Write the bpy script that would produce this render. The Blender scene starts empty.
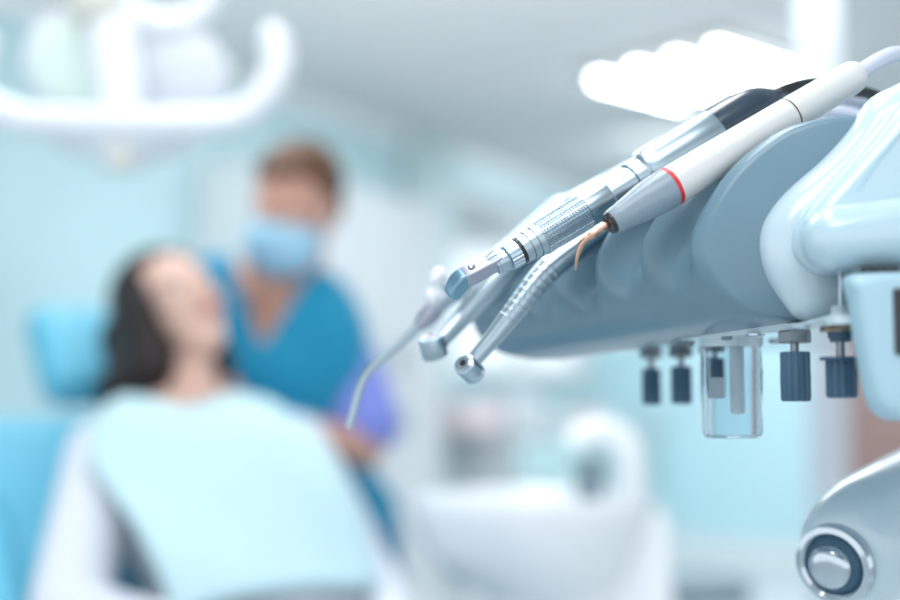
import bpy, bmesh, math, random
from mathutils import Vector as V, Matrix, Quaternion
random.seed(7)
PI = math.pi
C = bpy.context.scene.collection
sc = bpy.context.scene

# ------------------------------------------------------------------ camera model
F = 1250.0
CZ = 1.05
PITCH = math.atan(105 / F)
ROT = Matrix.Rotation(PI / 2 + PITCH, 3, 'X')

def P(px, py, d):
    "world point seen at pixel (px,py) lying in the plane y = d"
    r = ROT @ V(((px - 450) / F, (300 - py) / F, -1))
    r = r * (d / r.y)
    return V((r.x, r.y, r.z + CZ))

def S(px, d):
    return px * d / F

def lin(c):
    f = lambda x: x / 12.92 if x <= 0.04045 else ((x + 0.055) / 1.055) ** 2.4
    return tuple(f(x / 255.0) for x in c) + (1,)

# ------------------------------------------------------------------ materials
def mat(name, col, rough=0.5, metal=0.0, emit=None, estr=0, noise=0.0, nscale=8, coat=0.0, trans=0.0, ior=1.45, bump=0.0, bscale=60, sss=0.0, sheen=0.0, alpha=1.0):
    m = bpy.data.materials.new(name); m.use_nodes = True
    nt = m.node_tree; b = nt.nodes['Principled BSDF']
    b.inputs['Base Color'].default_value = lin(col)
    b.inputs['Roughness'].default_value = rough
    b.inputs['Metallic'].default_value = metal
    b.inputs['IOR'].default_value = ior
    b.inputs['Coat Weight'].default_value = coat
    b.inputs['Coat Roughness'].default_value = 0.06
    b.inputs['Transmission Weight'].default_value = trans
    b.inputs['Alpha'].default_value = alpha
    b.inputs['Sheen Weight'].default_value = sheen
    if sss:
        b.inputs['Subsurface Weight'].default_value = sss
        b.inputs['Subsurface Radius'].default_value = (0.02, 0.008, 0.004)
        b.inputs['Subsurface Scale'].default_value = 0.5
    if emit:
        b.inputs['Emission Color'].default_value = lin(emit)
        b.inputs['Emission Strength'].default_value = estr
    tc = nt.nodes.new('ShaderNodeTexCoord')
    if noise:
        n = nt.nodes.new('ShaderNodeTexNoise'); n.inputs['Scale'].default_value = nscale; n.inputs['Detail'].default_value = 4
        nt.links.new(tc.outputs['Object'], n.inputs['Vector'])
        mx = nt.nodes.new('ShaderNodeMix'); mx.data_type = 'RGBA'
        mx.inputs[6].default_value = lin([max(0, c * (1 - noise)) for c in col]); mx.inputs[7].default_value = lin([min(255, c * (1 + noise)) for c in col])
        nt.links.new(n.outputs['Fac'], mx.inputs[0]); nt.links.new(mx.outputs[2], b.inputs['Base Color'])
    if bump:
        n = nt.nodes.new('ShaderNodeTexNoise'); n.inputs['Scale'].default_value = bscale; n.inputs['Detail'].default_value = 3
        nt.links.new(tc.outputs['Object'], n.inputs['Vector'])
        bp = nt.nodes.new('ShaderNodeBump'); bp.inputs['Strength'].default_value = bump; bp.inputs['Distance'].default_value = 0.002
        nt.links.new(n.outputs['Fac'], bp.inputs['Height']); nt.links.new(bp.outputs[0], b.inputs['Normal'])
    return m

M = dict(
    wall=mat('wall_paint', (182, 212, 218), 0.8, noise=0.02, nscale=2),
    backwall=mat('back_wall_paint', (190, 225, 234), 0.8, noise=0.02, nscale=2),
    ceil=mat('ceiling_paint', (210, 213, 214), 0.85, noise=0.01),
    floor=mat('floor_vinyl', (205, 214, 218), 0.35, noise=0.03, nscale=3),
    pillar=mat('pillar_paint', (184, 204, 207), 0.7, noise=0.01),
    column=mat('column_paint', (196, 203, 211), 0.6, noise=0.01),
    trim=mat('trim_paint', (232, 236, 238), 0.5, noise=0.01),
    wood=mat('brown_laminate', (150, 124, 120), 0.5, noise=0.06, nscale=5),
    lam=mat('cabinet_laminate', (200, 207, 212), 0.35, noise=0.01),
    lamt=mat('teal_laminate', (190, 222, 226), 0.35, noise=0.01),
    pink=mat('pale_pink_box', (222, 208, 212), 0.6, noise=0.02),
    grey=mat('grey_plastic', (120, 140, 150), 0.4, noise=0.01),
    white=mat('white_gloss_plastic', (224, 236, 241), 0.22, coat=0.5, noise=0.008, nscale=20),
    shell=mat('shell_gloss_plastic', (190, 212, 222), 0.2, coat=0.7, noise=0.006, nscale=20),
    housing=mat('housing_gloss_plastic', (180, 208, 219), 0.18, coat=0.8, noise=0.006, nscale=20),
    panel=mat('panel_plastic', (166, 200, 214), 0.35, noise=0.006, nscale=20),
    silicone=mat('grey_blue_silicone', (102, 134, 150), 0.38, noise=0.015, nscale=30, coat=0.3),
    plate=mat('plate_plastic', (196, 214, 222), 0.12, noise=0.01, coat=0.6),
    steel=mat('satin_steel', (172, 190, 200), 0.29, 1.0, noise=0.01, nscale=60),
    steel2=mat('brushed_steel', (176, 196, 208), 0.33, 1.0, noise=0.02, nscale=90),
    chrome=mat('chrome', (190, 202, 210), 0.12, 1.0, noise=0.01),
    lav=mat('pale_satin_metal', (168, 172, 188), 0.40, 0.85, noise=0.01, nscale=60),
    bluemetal=mat('bluish_metal', (120, 160, 180), 0.3, 0.8, noise=0.01),
    louvre=mat('dark_louvre_metal', (92, 98, 102), 0.6, noise=0.01),
    cream=mat('warm_white_plastic', (214, 217, 216), 0.33, noise=0.008, coat=0.15, nscale=25),
    cone=mat('grey_cone_plastic', (134, 152, 165), 0.36, noise=0.01, coat=0.2),
    red=mat('red_ring', (205, 50, 55), 0.4, noise=0.02),
    seam=mat('seam_brown', (110, 95, 88), 0.6, noise=0.02),
    black=mat('black_rubber', (22, 30, 36), 0.35, noise=0.03, coat=0.3),
    navy=mat('dark_blue_plastic', (40, 58, 74), 0.25, noise=0.02, coat=0.6),
    copper=mat('copper_metal', (208, 168, 148), 0.25, 1.0, noise=0.03, nscale=80),
    hose=mat('lavender_tube', (205, 212, 228), 0.35, noise=0.02),
    knob=mat('slate_blue_plastic', (62, 95, 118), 0.45, noise=0.03, nscale=60),
    brass=mat('brass_washer', (170, 150, 130), 0.35, 1.0, noise=0.03),
    nut=mat('nickel_nut', (128, 136, 142), 0.3, 1.0, noise=0.02),
    glass=mat('clear_plastic', (235, 242, 246), 0.05, trans=1.0, ior=1.12, noise=0.004),
    pane=mat('window_glass', (240, 248, 252), 0.02, trans=1.0, ior=1.02, noise=0.004),
    label=mat('pale_sticker', (214, 222, 226), 0.6, noise=0.01),
    display=mat('black_display', (14, 22, 30), 0.15, noise=0.02, coat=0.5),
    skin=mat('light_skin', (226, 188, 172), 0.5, noise=0.03, nscale=12, sss=0.15),
    skin2=mat('tan_skin', (205, 158, 140), 0.5, noise=0.04, nscale=12, sss=0.15),
    hairb=mat('brown_hair', (92, 62, 44), 0.6, noise=0.15, nscale=90),
    hairk=mat('dark_brown_hair', (34, 24, 24), 0.45, noise=0.2, nscale=90),
    scrub=mat('teal_scrub_cloth', (20, 140, 178), 0.85, noise=0.04, nscale=14, sheen=0.2, bump=0.3),
    purple=mat('violet_cloth', (128, 142, 220), 0.85, noise=0.03, nscale=14, bump=0.3),
    trousers=mat('trouser_cloth', (24, 120, 158), 0.85, noise=0.04, nscale=14),
    mask=mat('mask_cloth', (164, 210, 234), 0.8, noise=0.02, nscale=40, bump=0.2),
    glove=mat('glove_rubber', (130, 180, 222), 0.45, noise=0.02),
    bib=mat('pale_cyan_bib', (190, 222, 230), 0.75, noise=0.025, nscale=10, bump=0.4, bscale=30),
    cardi=mat('white_knit', (212, 218, 228), 0.9, noise=0.02, nscale=30, bump=0.4),
    shirt=mat('grey_knit', (198, 206, 212), 0.9, noise=0.03, nscale=30, bump=0.4),
    jeans=mat('denim_cloth', (110, 135, 165), 0.9, noise=0.04, nscale=30),
    chairb=mat('bright_blue_vinyl', (98, 184, 212), 0.4, noise=0.02, nscale=10),
    eye=mat('eye_white', (240, 240, 240), 0.2, noise=0.01),
    iris=mat('iris_dark', (60, 44, 34), 0.2, noise=0.01),
    lip=mat('lip_skin', (196, 110, 110), 0.4, noise=0.02),
    lampw=mat('lamp_white_plastic', (230, 235, 241), 0.3, coat=0.3, noise=0.006),
    lampc=mat('lamp_cream_plastic', (220, 222, 212), 0.4, noise=0.01),
    lens=mat('lamp_lens', (222, 240, 232), 0.15, noise=0.01, coat=0.6, emit=(220, 245, 235), estr=0.1),
    tube=mat('tube_glow', (255, 255, 255), 0.5, emit=(250, 253, 255), estr=14),
    ceramic=mat('white_ceramic', (236, 242, 246), 0.12, coat=0.5, noise=0.006),
)

# ------------------------------------------------------------------ mesh building
class MB:
    def __init__(s): s.v = []; s.f = []
    def add(s, vs, fs):
        n = len(s.v); s.v += [V(v) for v in vs]; s.f += [tuple(i + n for i in f) for f in fs]; return s
    def rings(s, rings, cap0=True, cap1=True, closed=True):
        n = len(s.v); k = len(rings[0])
        for r in rings: s.v += [V(p) for p in r]
        for i in range(len(rings) - 1):
            a = n + i * k; b = a + k
            for j in range(k if closed else k - 1):
                j2 = (j + 1) % k
                s.f.append((a + j, a + j2, b + j2, b + j))
        if cap0: s.f.append(tuple(n + j for j in reversed(range(k))))
        if cap1: s.f.append(tuple(n + (len(rings) - 1) * k + j for j in range(k)))
        return s
    def tube(s, pts, rad, seg=20, caps=True):
        pts = [V(p) for p in pts]
        if not isinstance(rad, (list, tuple)): rad = [rad] * len(pts)
        R = []; prev = None
        for i, p in enumerate(pts):
            t = (pts[min(i + 1, len(pts) - 1)] - pts[max(i - 1, 0)]).normalized()
            if prev is None:
                u = t.cross(V((0, 1, 0)));
                if u.length < 0.1: u = t.cross(V((1, 0, 0)))
            else: u = prev - t * prev.dot(t)
            u.normalize(); w = t.cross(u); prev = u
            R.append([p + (u * math.cos(a) + w * math.sin(a)) * rad[i] for a in [2 * PI * j / seg for j in range(seg)]])
        return s.rings(R, caps, caps)
    def lathe(s, prof, o, axis, seg=48, mod=None):
        "prof: list of (t, r) ; mod(t, ang)->extra radius"
        o = V(o); a = V(axis).normalized()
        u = a.cross(V((0, 1, 0)))
        if u.length < 0.2: u = a.cross(V((0, 0, 1)))
        u.normalize(); w = a.cross(u)
        R = []
        for t, r in prof:
            ring = []
            for j in range(seg):
                an = 2 * PI * j / seg
                rr = r + (mod(t, an) if mod else 0)
                ring.append(o + a * t + (u * math.cos(an) + w * math.sin(an)) * rr)
            R.append(ring)
        return s.rings(R)
    def box(s, c, size, rot=None, bev=0.0, seg=3):
        bm = bmesh.new(); bmesh.ops.create_cube(bm, size=1)
        bmesh.ops.scale(bm, vec=size, verts=bm.verts)
        if bev: bmesh.ops.bevel(bm, geom=bm.edges[:], offset=bev, segments=seg, profile=0.5, affect='EDGES')
        bm.verts.index_update()
        R = rot if rot else Matrix.Identity(3)
        vs = [R @ v.co + V(c) for v in bm.verts]; fs = [[v.index for v in f.verts] for f in bm.faces]
        bm.free(); return s.add(vs, fs)
    def ell(s, c, r, rot=None, seg=24, rg=16):
        R = rot if rot else Matrix.Identity(3); c = V(c)
        if not isinstance(r, (tuple, list, V)): r = (r, r, r)
        rr = []
        for i in range(rg + 1):
            th = PI * (0.001 + 0.998 * i / rg)
            rr.append([c + R @ V((r[0] * math.sin(th) * math.cos(2 * PI * j / seg), r[1] * math.sin(th) * math.sin(2 * PI * j / seg), -r[2] * math.cos(th))) for j in range(seg)])
        return s.rings(rr)
    def cap(s, a, b, ra, rb, seg=20):
        "tapered capsule"
        a = V(a); b = V(b); d = (b - a); L = d.length; t = d.normalized()
        pts = []; rs = []
        for k in range(6):
            th = PI / 2 * (1 - k / 6); pts.append(a - t * ra * math.sin(th)); rs.append(max(ra * math.cos(th), ra * 0.02))
        for k in range(9): pts.append(a + d * (k / 8)); rs.append(ra + (rb - ra) * k / 8)
        for k in range(1, 7):
            th = PI / 2 * k / 6; pts.append(b + t * rb * math.sin(th)); rs.append(max(rb * math.cos(th), rb * 0.02))
        R = []; u = t.cross(V((0.3, 1, 0.2))).normalized(); w = t.cross(u)
        for p, r in zip(pts, rs): R.append([p + (u * math.cos(2 * PI * j / seg) + w * math.sin(2 * PI * j / seg)) * r for j in range(seg)])
        return s.rings(R)

WL = {}
def mesh_obj(name, mb, m, parent=None, smooth=40, origin=None):
    org = WL[parent.name] if parent else (V(origin) if origin is not None else None)
    if org is None:
        xs = [v.x for v in mb.v]; ys = [v.y for v in mb.v]; zs = [v.z for v in mb.v]
        org = V(((min(xs) + max(xs)) / 2, (min(ys) + max(ys)) / 2, min(zs)))
    me = bpy.data.meshes.new(name)
    me.from_pydata([tuple(v - org) for v in mb.v], [], mb.f)
    bm = bmesh.new(); bm.from_mesh(me)
    bmesh.ops.remove_doubles(bm, verts=bm.verts, dist=1e-6)
    bmesh.ops.recalc_face_normals(bm, faces=bm.faces)
    big = [f for f in bm.faces if len(f.verts) > 60]
    if big: bmesh.ops.triangulate(bm, faces=big, ngon_method='EAR_CLIP')
    bm.to_mesh(me); bm.free()
    if smooth:
        for p in me.polygons: p.use_smooth = len(p.vertices) <= 8
        me.set_sharp_from_angle(angle=math.radians(smooth))
    me.materials.append(M[m] if isinstance(m, str) else m)
    o = bpy.data.objects.new(name, me); C.objects.link(o)
    if parent: o.parent = parent
    else: o.location = org
    WL[o.name] = org
    return o

def remeshed(name, mb, m, parent=None, voxel=0.008, it=6, origin=None, keep=None):
    "fuse overlapping volumes into one continuous skin"
    o = mesh_obj(name + '_tmp', mb, m, parent, smooth=0, origin=origin)
    r = o.modifiers.new('r', 'REMESH'); r.mode = 'VOXEL'; r.voxel_size = voxel; r.use_smooth_shade = True
    s = o.modifiers.new('s', 'SMOOTH'); s.factor = 0.5; s.iterations = it
    dg = bpy.context.evaluated_depsgraph_get(); dg.update()
    me = bpy.data.meshes.new_from_object(o.evaluated_get(dg))
    org = WL[o.name]
    if keep:
        bm = bmesh.new(); bm.from_mesh(me)
        dead = [f for f in bm.faces if not keep(f.calc_center_median() + org)]
        bmesh.ops.delete(bm, geom=dead, context='FACES')
        for _ in range(14):
            upd = {}
            for v in bm.verts:
                nb = [e.other_vert(v) for e in v.link_edges if e.is_boundary]
                if len(nb) == 2: upd[v] = v.co * .4 + (nb[0].co + nb[1].co) * .3
            for v, c_ in upd.items(): v.co = c_
        bm.to_mesh(me); bm.free()
    for p in me.polygons: p.use_smooth = True
    me.materials.clear(); me.materials.append(M[m])
    n = bpy.data.objects.new(name, me); C.objects.link(n)
    if parent: n.parent = parent
    else: n.location = org
    WL[n.name] = org
    bpy.data.objects.remove(o)
    return n

def thing(name, label, cat, loc, group=None):
    o = bpy.data.objects.new(name, None); C.objects.link(o); o.empty_display_size = 0.05
    o.location = loc; o['label'] = label; o['category'] = cat
    if group: o['group'] = group
    WL[o.name] = V(loc); return o
def tag(o, label, cat, group=None):
    o['label'] = label; o['category'] = cat
    if group: o['group'] = group
    return o
def struct(name, mb, m, parent=None, smooth=0):
    o = mesh_obj(name, mb, m, parent, smooth)
    if not parent: o['kind'] = 'structure'
    return o

def catmull(pts, n=8):
    pts = [V(p) for p in pts]; out = []
    for i in range(len(pts) - 1):
        p0 = pts[max(i - 1, 0)]; p1 = pts[i]; p2 = pts[i + 1]; p3 = pts[min(i + 2, len(pts) - 1)]
        for k in range(n):
            t = k / n
            out.append(0.5 * ((2 * p1) + (-p0 + p2) * t + (2 * p0 - 5 * p1 + 4 * p2 - p3) * t * t + (-p0 + 3 * p1 - 3 * p2 + p3) * t ** 3))
    out.append(pts[-1]); return out
def interp(xs, ys, x):
    if x <= xs[0]: return ys[0]
    for i in range(len(xs) - 1):
        if x <= xs[i + 1]:
            t = (x - xs[i]) / (xs[i + 1] - xs[i]); return ys[i] + (ys[i + 1] - ys[i]) * t
    return ys[-1]

# ================================================================== THE ROOM
HC = 2.6
D1 = V((0.504, 0.863, 0)).normalized(); D2 = V((D1.y, -D1.x, 0)); NW = D2       # left wall direction, its inward normal
A0 = V((-0.787, 6.15, 0))
def WP(px, off=0.0):
    "distance t along the left wall (moved off into the room) where pixel column px meets it"
    k = (px - 450) / F; a = A0 + NW * off
    return (k * a.y - a.x) / (D1.x - k * D1.y)
TC = 3.81
COR = A0 + D1 * TC
def wallbox(t0, t1, z0, z1, off0, off1, bev=0.0, mb=None):
    mb = mb or MB()
    c = A0 + D1 * (t0 + t1) / 2 + NW * (off0 + off1) / 2 + V((0, 0, (z0 + z1) / 2))
    R = Matrix((D1, NW, V((0, 0, 1)))).transposed()
    return mb.box(c, (abs(t1 - t0), abs(off1 - off0), z1 - z0), R, bev)
def backbox(s0, s1, z0, z1, off0, off1, bev=0.0, mb=None):
    "on the back wall: s along it from the corner, off into the room"
    mb = mb or MB(); N2 = -D1
    c = COR + D2 * (s0 + s1) / 2 + N2 * (off0 + off1) / 2 + V((0, 0, (z0 + z1) / 2))
    R = Matrix((D2, N2, V((0, 0, 1)))).transposed()
    return mb.box(c, (abs(s1 - s0), abs(off1 - off0), z1 - z0), R, bev)
def BS(px, off=0.0):
    k = (px - 450) / F; a = COR - D1 * off
    return (k * a.y - a.x) / (D2.x - k * D2.y)
def Zat(py, y): return CZ + (405 - py) / F * y

fl = MB().box((1.2, 4.5, -0.05), (14, 16, 0.1)); struct('floor', fl, 'floor')
ce = MB().box((1.2, 4.5, HC + 0.05), (14, 16, 0.1)); struct('ceiling', ce, 'ceil')
# left wall with a window opening
w0, w1 = WP(446), WP(592)
zt, zb = 2.40, 1.28
mb = MB()
wallbox(-5.2, w0, 0, HC, -0.15, 0, mb=mb); wallbox(w1, TC, 0, HC, -0.15, 0, mb=mb)
wallbox(w0, w1, zt, HC, -0.15, 0, mb=mb); wallbox(w0, w1, 0, zb, -0.15, 0, mb=mb)
struct('wall_left', mb, 'wall')
mb = MB(); backbox(0, 7.0, 0, HC, -0.15, 0, mb=mb); struct('wall_back', mb, 'backwall')
# window
win = MB()
for (a, b, c, d) in ((w0, w1, zt - .05, zt), (w0, w1, zb, zb + .05), (w0, w0 + .05, zb, zt), (w1 - .05, w1, zb, zt), ((w0 + w1) / 2 - .025, (w0 + w1) / 2 + .025, zb, zt)):
    wallbox(a, b, c, d, -0.10, -0.03, mb=win)
wo = struct('window_1', win, 'trim')
mesh_obj('window_pane', wallbox(w0 + .04, w1 - .04, zb + .04, zt - .04, -0.075, -0.065), 'pane', wo, 0)
mesh_obj('window_sill', wallbox(w0 - .05, w1 + .05, zb - .04, zb, -0.02, 0.08, 0.008), 'trim', wo, 0)
# pillar against the left wall, crown trim and baseboards
struct('trim_1', wallbox(WP(396), WP(438), 0, HC, 0.0, 0.12, 0.01), 'pillar')
struct('trim_2', wallbox(-5.2, TC, HC - 0.07, HC, 0, 0.05, 0.01), 'trim')
struct('baseboard_left', wallbox(-5.2, TC, 0, 0.09, 0, 0.015), 'trim')
struct('baseboard_back', backbox(0.0, 7, 0, 0.09, 0, 0.015), 'trim')
# free-standing white column
cx = P(822, 200, 4.25)
struct('trim_3', MB().box((cx.x + .0, 4.25, HC / 2), (0.125, 0.125, HC), Matrix.Rotation(-0.25, 3, 'Z'), 0.008), 'column')
# brown door on the back wall
s0, s1 = BS(838), BS(975)
d = struct('door_1', backbox(s0, s1, 0.0, 2.08, 0.0, 0.05, 0.006), 'wood')
mbh = MB(); backbox(s0 + .06, s0 + .18, 1.0, 1.02, 0.09, 0.11, 0.004, mbh); backbox(s0 + .06, s0 + .09, 0.99, 1.03, 0.05, 0.11, 0.004, mbh)
mesh_obj('door_handle', mbh, 'chrome', d)
mbf = MB(); backbox(s0 - .08, s0, 0, 2.16, 0, .07, .004, mbf); backbox(s1, s1 + .08, 0, 2.16, 0, .07, .004, mbf); backbox(s0 - .08, s1 + .08, 2.08, 2.16, 0, .07, .004, mbf)
mesh_obj('door_frame', mbf, 'trim', d)

# tall white cabinets on the left wall
def tall_cabinet(pa, pb, label):
    a, b = WP(pa), WP(pb)
    c0 = A0 + D1 * (a + b) / 2 + NW * .2
    t = thing('tall_cabinet', label, 'cabinet', (c0.x, c0.y, 0), 'tall white cabinets on the left wall')
    mesh_obj('carcass', wallbox(a, b, 0.0, 2.12, 0.01, 0.33, 0.004), 'trim', t, 0)  # carcass paler than the doors, colour offsets the shade on its side
    h = (a + b) / 2
    for k, (u, w) in enumerate(((a + .004, h - .002), (h + .002, b - .004))):
        for z0, z1 in ((.10, 1.12), (1.126, 2.11)):
            dd = mesh_obj('door', wallbox(u, w, z0, z1, 0.332, 0.352, 0.003), 'lam', t, 0)
            hx = w - .05 if k == 0 else u + .05
            zc = z1 - .16 if z0 < 1 else z0 + .16
            mesh_obj('handle', wallbox(hx - .006, hx + .006, zc - .07, zc + .07, 0.354, 0.375, 0.003), 'grey', dd)
    return t
tall_cabinet(192, 292, 'tall pale cabinet on the teal wall behind the dentist, left one of the pair')
tall_cabinet(293, 386, 'tall pale cabinet between the dentist and the grey wall pillar, right one of the pair')

# low cabinet run under the window with worktop and clutter
a, b = WP(440) + .02, TC - .03
b = min(b, TC - .03)
nb = 4
for i in range(nb):
    u = a + (b - a) * i / nb; w = a + (b - a) * (i + 1) / nb
    c0 = A0 + D1 * (u + w) / 2 + NW * .25
    posn = ['nearest to the wall pillar', 'second from the wall pillar', 'third from the wall pillar', 'in the far corner of the room'][i]
    t = thing('base_cabinet', 'pale teal base cabinet under the window worktop, ' + posn, 'cabinet', (c0.x, c0.y, 0), 'base cabinets under the window')
    mesh_obj('carcass', wallbox(u + .001, w - .001, 0.0, 0.86, 0.01, 0.5, 0.003), 'lam', t, 0)
    dd = mesh_obj('door', wallbox(u + .004, w - .004, 0.1, 0.62, 0.502, 0.52, 0.003), 'lamt', t, 0)
    mesh_obj('handle', wallbox((u + w) / 2 - .06, (u + w) / 2 + .06, 0.56, 0.575, 0.522, 0.545, 0.003), 'grey', dd)
    dr = mesh_obj('drawer', wallbox(u + .004, w - .004, 0.64, 0.84, 0.502, 0.52, 0.003), 'lamt', t, 0)
    mesh_obj('handle', wallbox((u + w) / 2 - .06, (u + w) / 2 + .06, 0.735, 0.75, 0.522, 0.545, 0.003), 'grey', dr)
wt = mesh_obj('worktop', wallbox(a - .005, b, 0.862, 0.9, 0.005, 0.54, 0.006), 'lam', None, 0)
tag(wt, 'long pale worktop running under the bright window', 'worktop')
def on_top(px, off=0.3): return A0 + D1 * WP(px, off) + NW * off + V((0, 0, 0.901))
R1 = Matrix((D1, NW, V((0, 0, 1)))).transposed()
def carton(px, off, sx, sy, sz, m, label):
    p = on_top(px, off); t = thing('supply_box', label, 'box', p, 'boxes on the worktop')
    mesh_obj('box_body', MB().box(p + V((0, 0, sz / 2)), (sx, sy, sz), R1, .004), m, t)
    mesh_obj('lid', MB().box(p + V((0, 0, sz + .008)), (sx + .01, sy + .01, .014), R1, .003), 'lam', t)
carton(468, .3, .34, .24, .16, 'pink', 'pale pink supply box with white lid near the pillar end of the worktop')
carton(508, .28, .3, .22, .22, 'lam', 'white supply box next to the pink one under the window')
carton(585, .28, .3, .22, .12, 'pink', 'low pale pink supply box at the far end of the worktop')
def pump(px, off, h, m, label):
    p = on_top(px, off); t = thing('pump_bottle', label, 'bottle', p, 'pump bottles on the worktop')
    mesh_obj('bottle_body', MB().lathe([(0, .036), (.004, .04), (h * .75, .04), (h * .85, .03), (h * .9, .014), (h * .95, .014)], p, (0, 0, 1), 24), m, t)
    mesh_obj('pump_head', MB().lathe([(h * .95, .016), (h, .016), (h * 1.02, .006), (h * 1.15, .006)], p, (0, 0, 1), 16).box(p + V((-.015, 0, h * 1.16)), (.05, .016, .012), None, .003), 'grey', t)
pump(540, .25, .2, 'lam', 'white pump bottle standing between the supply boxes')
pump(556, .25, .17, 'lamt', 'teal pump bottle to the right of the white one')

# recessed ceiling luminaire with four tubes
U2 = V((.67, -.74, 0)).normalized(); V2 = V((.74, .67, 0)).normalized()
Lc = V((.704, 5.70, 0)) + U2 * .33 + V2 * .3
RL = Matrix((U2, V2, V((0, 0, 1)))).transposed()
lum = thing('ceiling_light', 'bright four-tube square ceiling light above the instruments', 'light', (Lc.x, Lc.y, HC))
fr = MB()
for du, dv, su, sv in ((-.40, 0, .03, .78), (.40, 0, .03, .78), (0, -.375, .83, .03), (0, .375, .83, .03)):
    fr.box(Lc + U2 * du + V2 * dv + V((0, 0, HC - .008)), (su, sv, .016), RL, .004)
mesh_obj('frame', fr, 'louvre', lum, 0)
mesh_obj('reflector', MB().box(Lc + V((0, 0, HC - .006)), (.78, .72, .01), RL), 'louvre', lum, 0)
for k in range(4):
    c = Lc + U2 * (-.33 + .22 * k) + V((0, 0, HC - .05))
    mesh_obj('tube', MB().tube([c - V2 * .33, c + V2 * .30], .016, 12), 'tube', lum)

# ================================================================== DELIVERY UNIT (foreground)
unit = thing('dental_delivery_unit', 'white and grey-blue dental delivery console with an instrument holder and knobs underneath', 'dental unit', (0.45, .58, 0))
# --- holder: scalloped saddle, sections from near (Y .60) to far (Y .82)
Y0, Y1 = 0.600, 0.815
ridge = [P(*q, .60) for q in [(868, 112), (835, 114), (795, 124), (762, 145), (736, 170), (716, 200), (701, 232), (704, 262), (722, 292), (752, 313), (792, 321)]]
valley = [P(*q, .60) for q in [(874, 122), (843, 136), (812, 150), (788, 168), (763, 186), (743, 206), (734, 230), (718, 262), (722, 292), (752, 313), (792, 321)]]
VY = [.6235, .659, .695, .735, .775]; VD = [0.0, 0.002, 0.008, .001, 0.001]
hw_ = .0125
def section(y):
    t = (y - .60) / .21
    dx = -.113 * t; dz = -.0111 * t
    # scallop weight: 0 ridge, 1 valley
    w = 0; extra = 0
    for c, dd in zip(VY, VD):
        k = max(0, 1 - abs(y - c) / .0185)
        k = k * k * (3 - 2 * k)
        k = min(1, k * 1.25)
        if k > w: w = k; extra = dd * k
    if y > .797: w = max(w, min(1, (y - .797) / .02) * .6)
    pts = []
    for i, (r, v) in enumerate(zip(ridge, valley)):
        p = r.lerp(v, w)
        f = 1 if i <= 6 else (.5 if i == 7 else 0)
        p = p + V((.5, 0, -.86)) * extra * f
        pts.append(V((p.x + dx, y, p.z + dz)))
    c = catmull(pts, 5)
    # round the two ends of the loft
    e = 0
    if y < Y0 + .008: e = .35 * (1 - math.sqrt(max(0, 1 - ((Y0 + .008 - y) / .008) ** 2)))
    if y > Y1 - .01: e = 1 - math.sqrt(max(0, 1 - ((y - (Y1 - .01)) / .01) ** 2))
    cen = V((pts[0].x - .005, y, pts[-1].z + .03))
    c = [p.lerp(cen, e * .16) for p in c]
    # back side closes the shape
    c += [V((c[-1].x + .02, y, c[-1].z)), V((c[0].x + .025, y, (c[0].z + c[-1].z) / 2)), V((c[0].x + .012, y, c[0].z - .004))]
    return c
NS = 111
YS = [Y0 + .008 * k / 10 for k in range(10)] + [Y0 + .008 + (Y1 - Y0 - .008) * i / (NS - 1) for i in range(NS)]
mb = MB().rings([section(y) for y in YS])
mesh_obj('instrument_holder', mb, 'silicone', unit, 60)

# --- bottom plate under the holder
PZ = P(795, 330.5, .60).z
pl = []
for y in [.55 + .3 * i / 12 for i in range(13)]:
    t = (y - .60) / .21; zt_ = PZ + .004
    xl = P(792, 321, .60).x - .113 * t + .004
    if y < .60: xl = P(800, 300, .60).x
    if y > .80: xl += (y - .80) * .4
    pl.append([V((xl, y, zt_)), V((.36, y, zt_)), V((.36, y, zt_ - .004)), V((xl + .001, y, zt_ - .004))])
mesh_obj('base_plate', MB().rings(pl), 'plate', unit, 30)
def plate_z(y): return PZ
for px, d_, r, mm in ((756, .63, .0045, 'steel2'), (727, .66, .003, 'grey'), (776, .70, .004, 'steel2'), (800, .565, .005, 'steel2'), (690, .72, .003, 'grey'), (752, .735, .005, 'black'), (736, .76, .0035, 'black'), (604, .80, .005, 'grey'), (636, .77, .004, 'grey')):
    x = (px - 450) / F * d_
    mesh_obj('screw', MB().lathe([(0, r), (.0012, r), (.0018, r * .7), (.0018, r * .25), (.001, r * .2)], (x, d_, plate_z(d_) + .0002), (0, 0, -1), 20), mm, unit)

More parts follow.
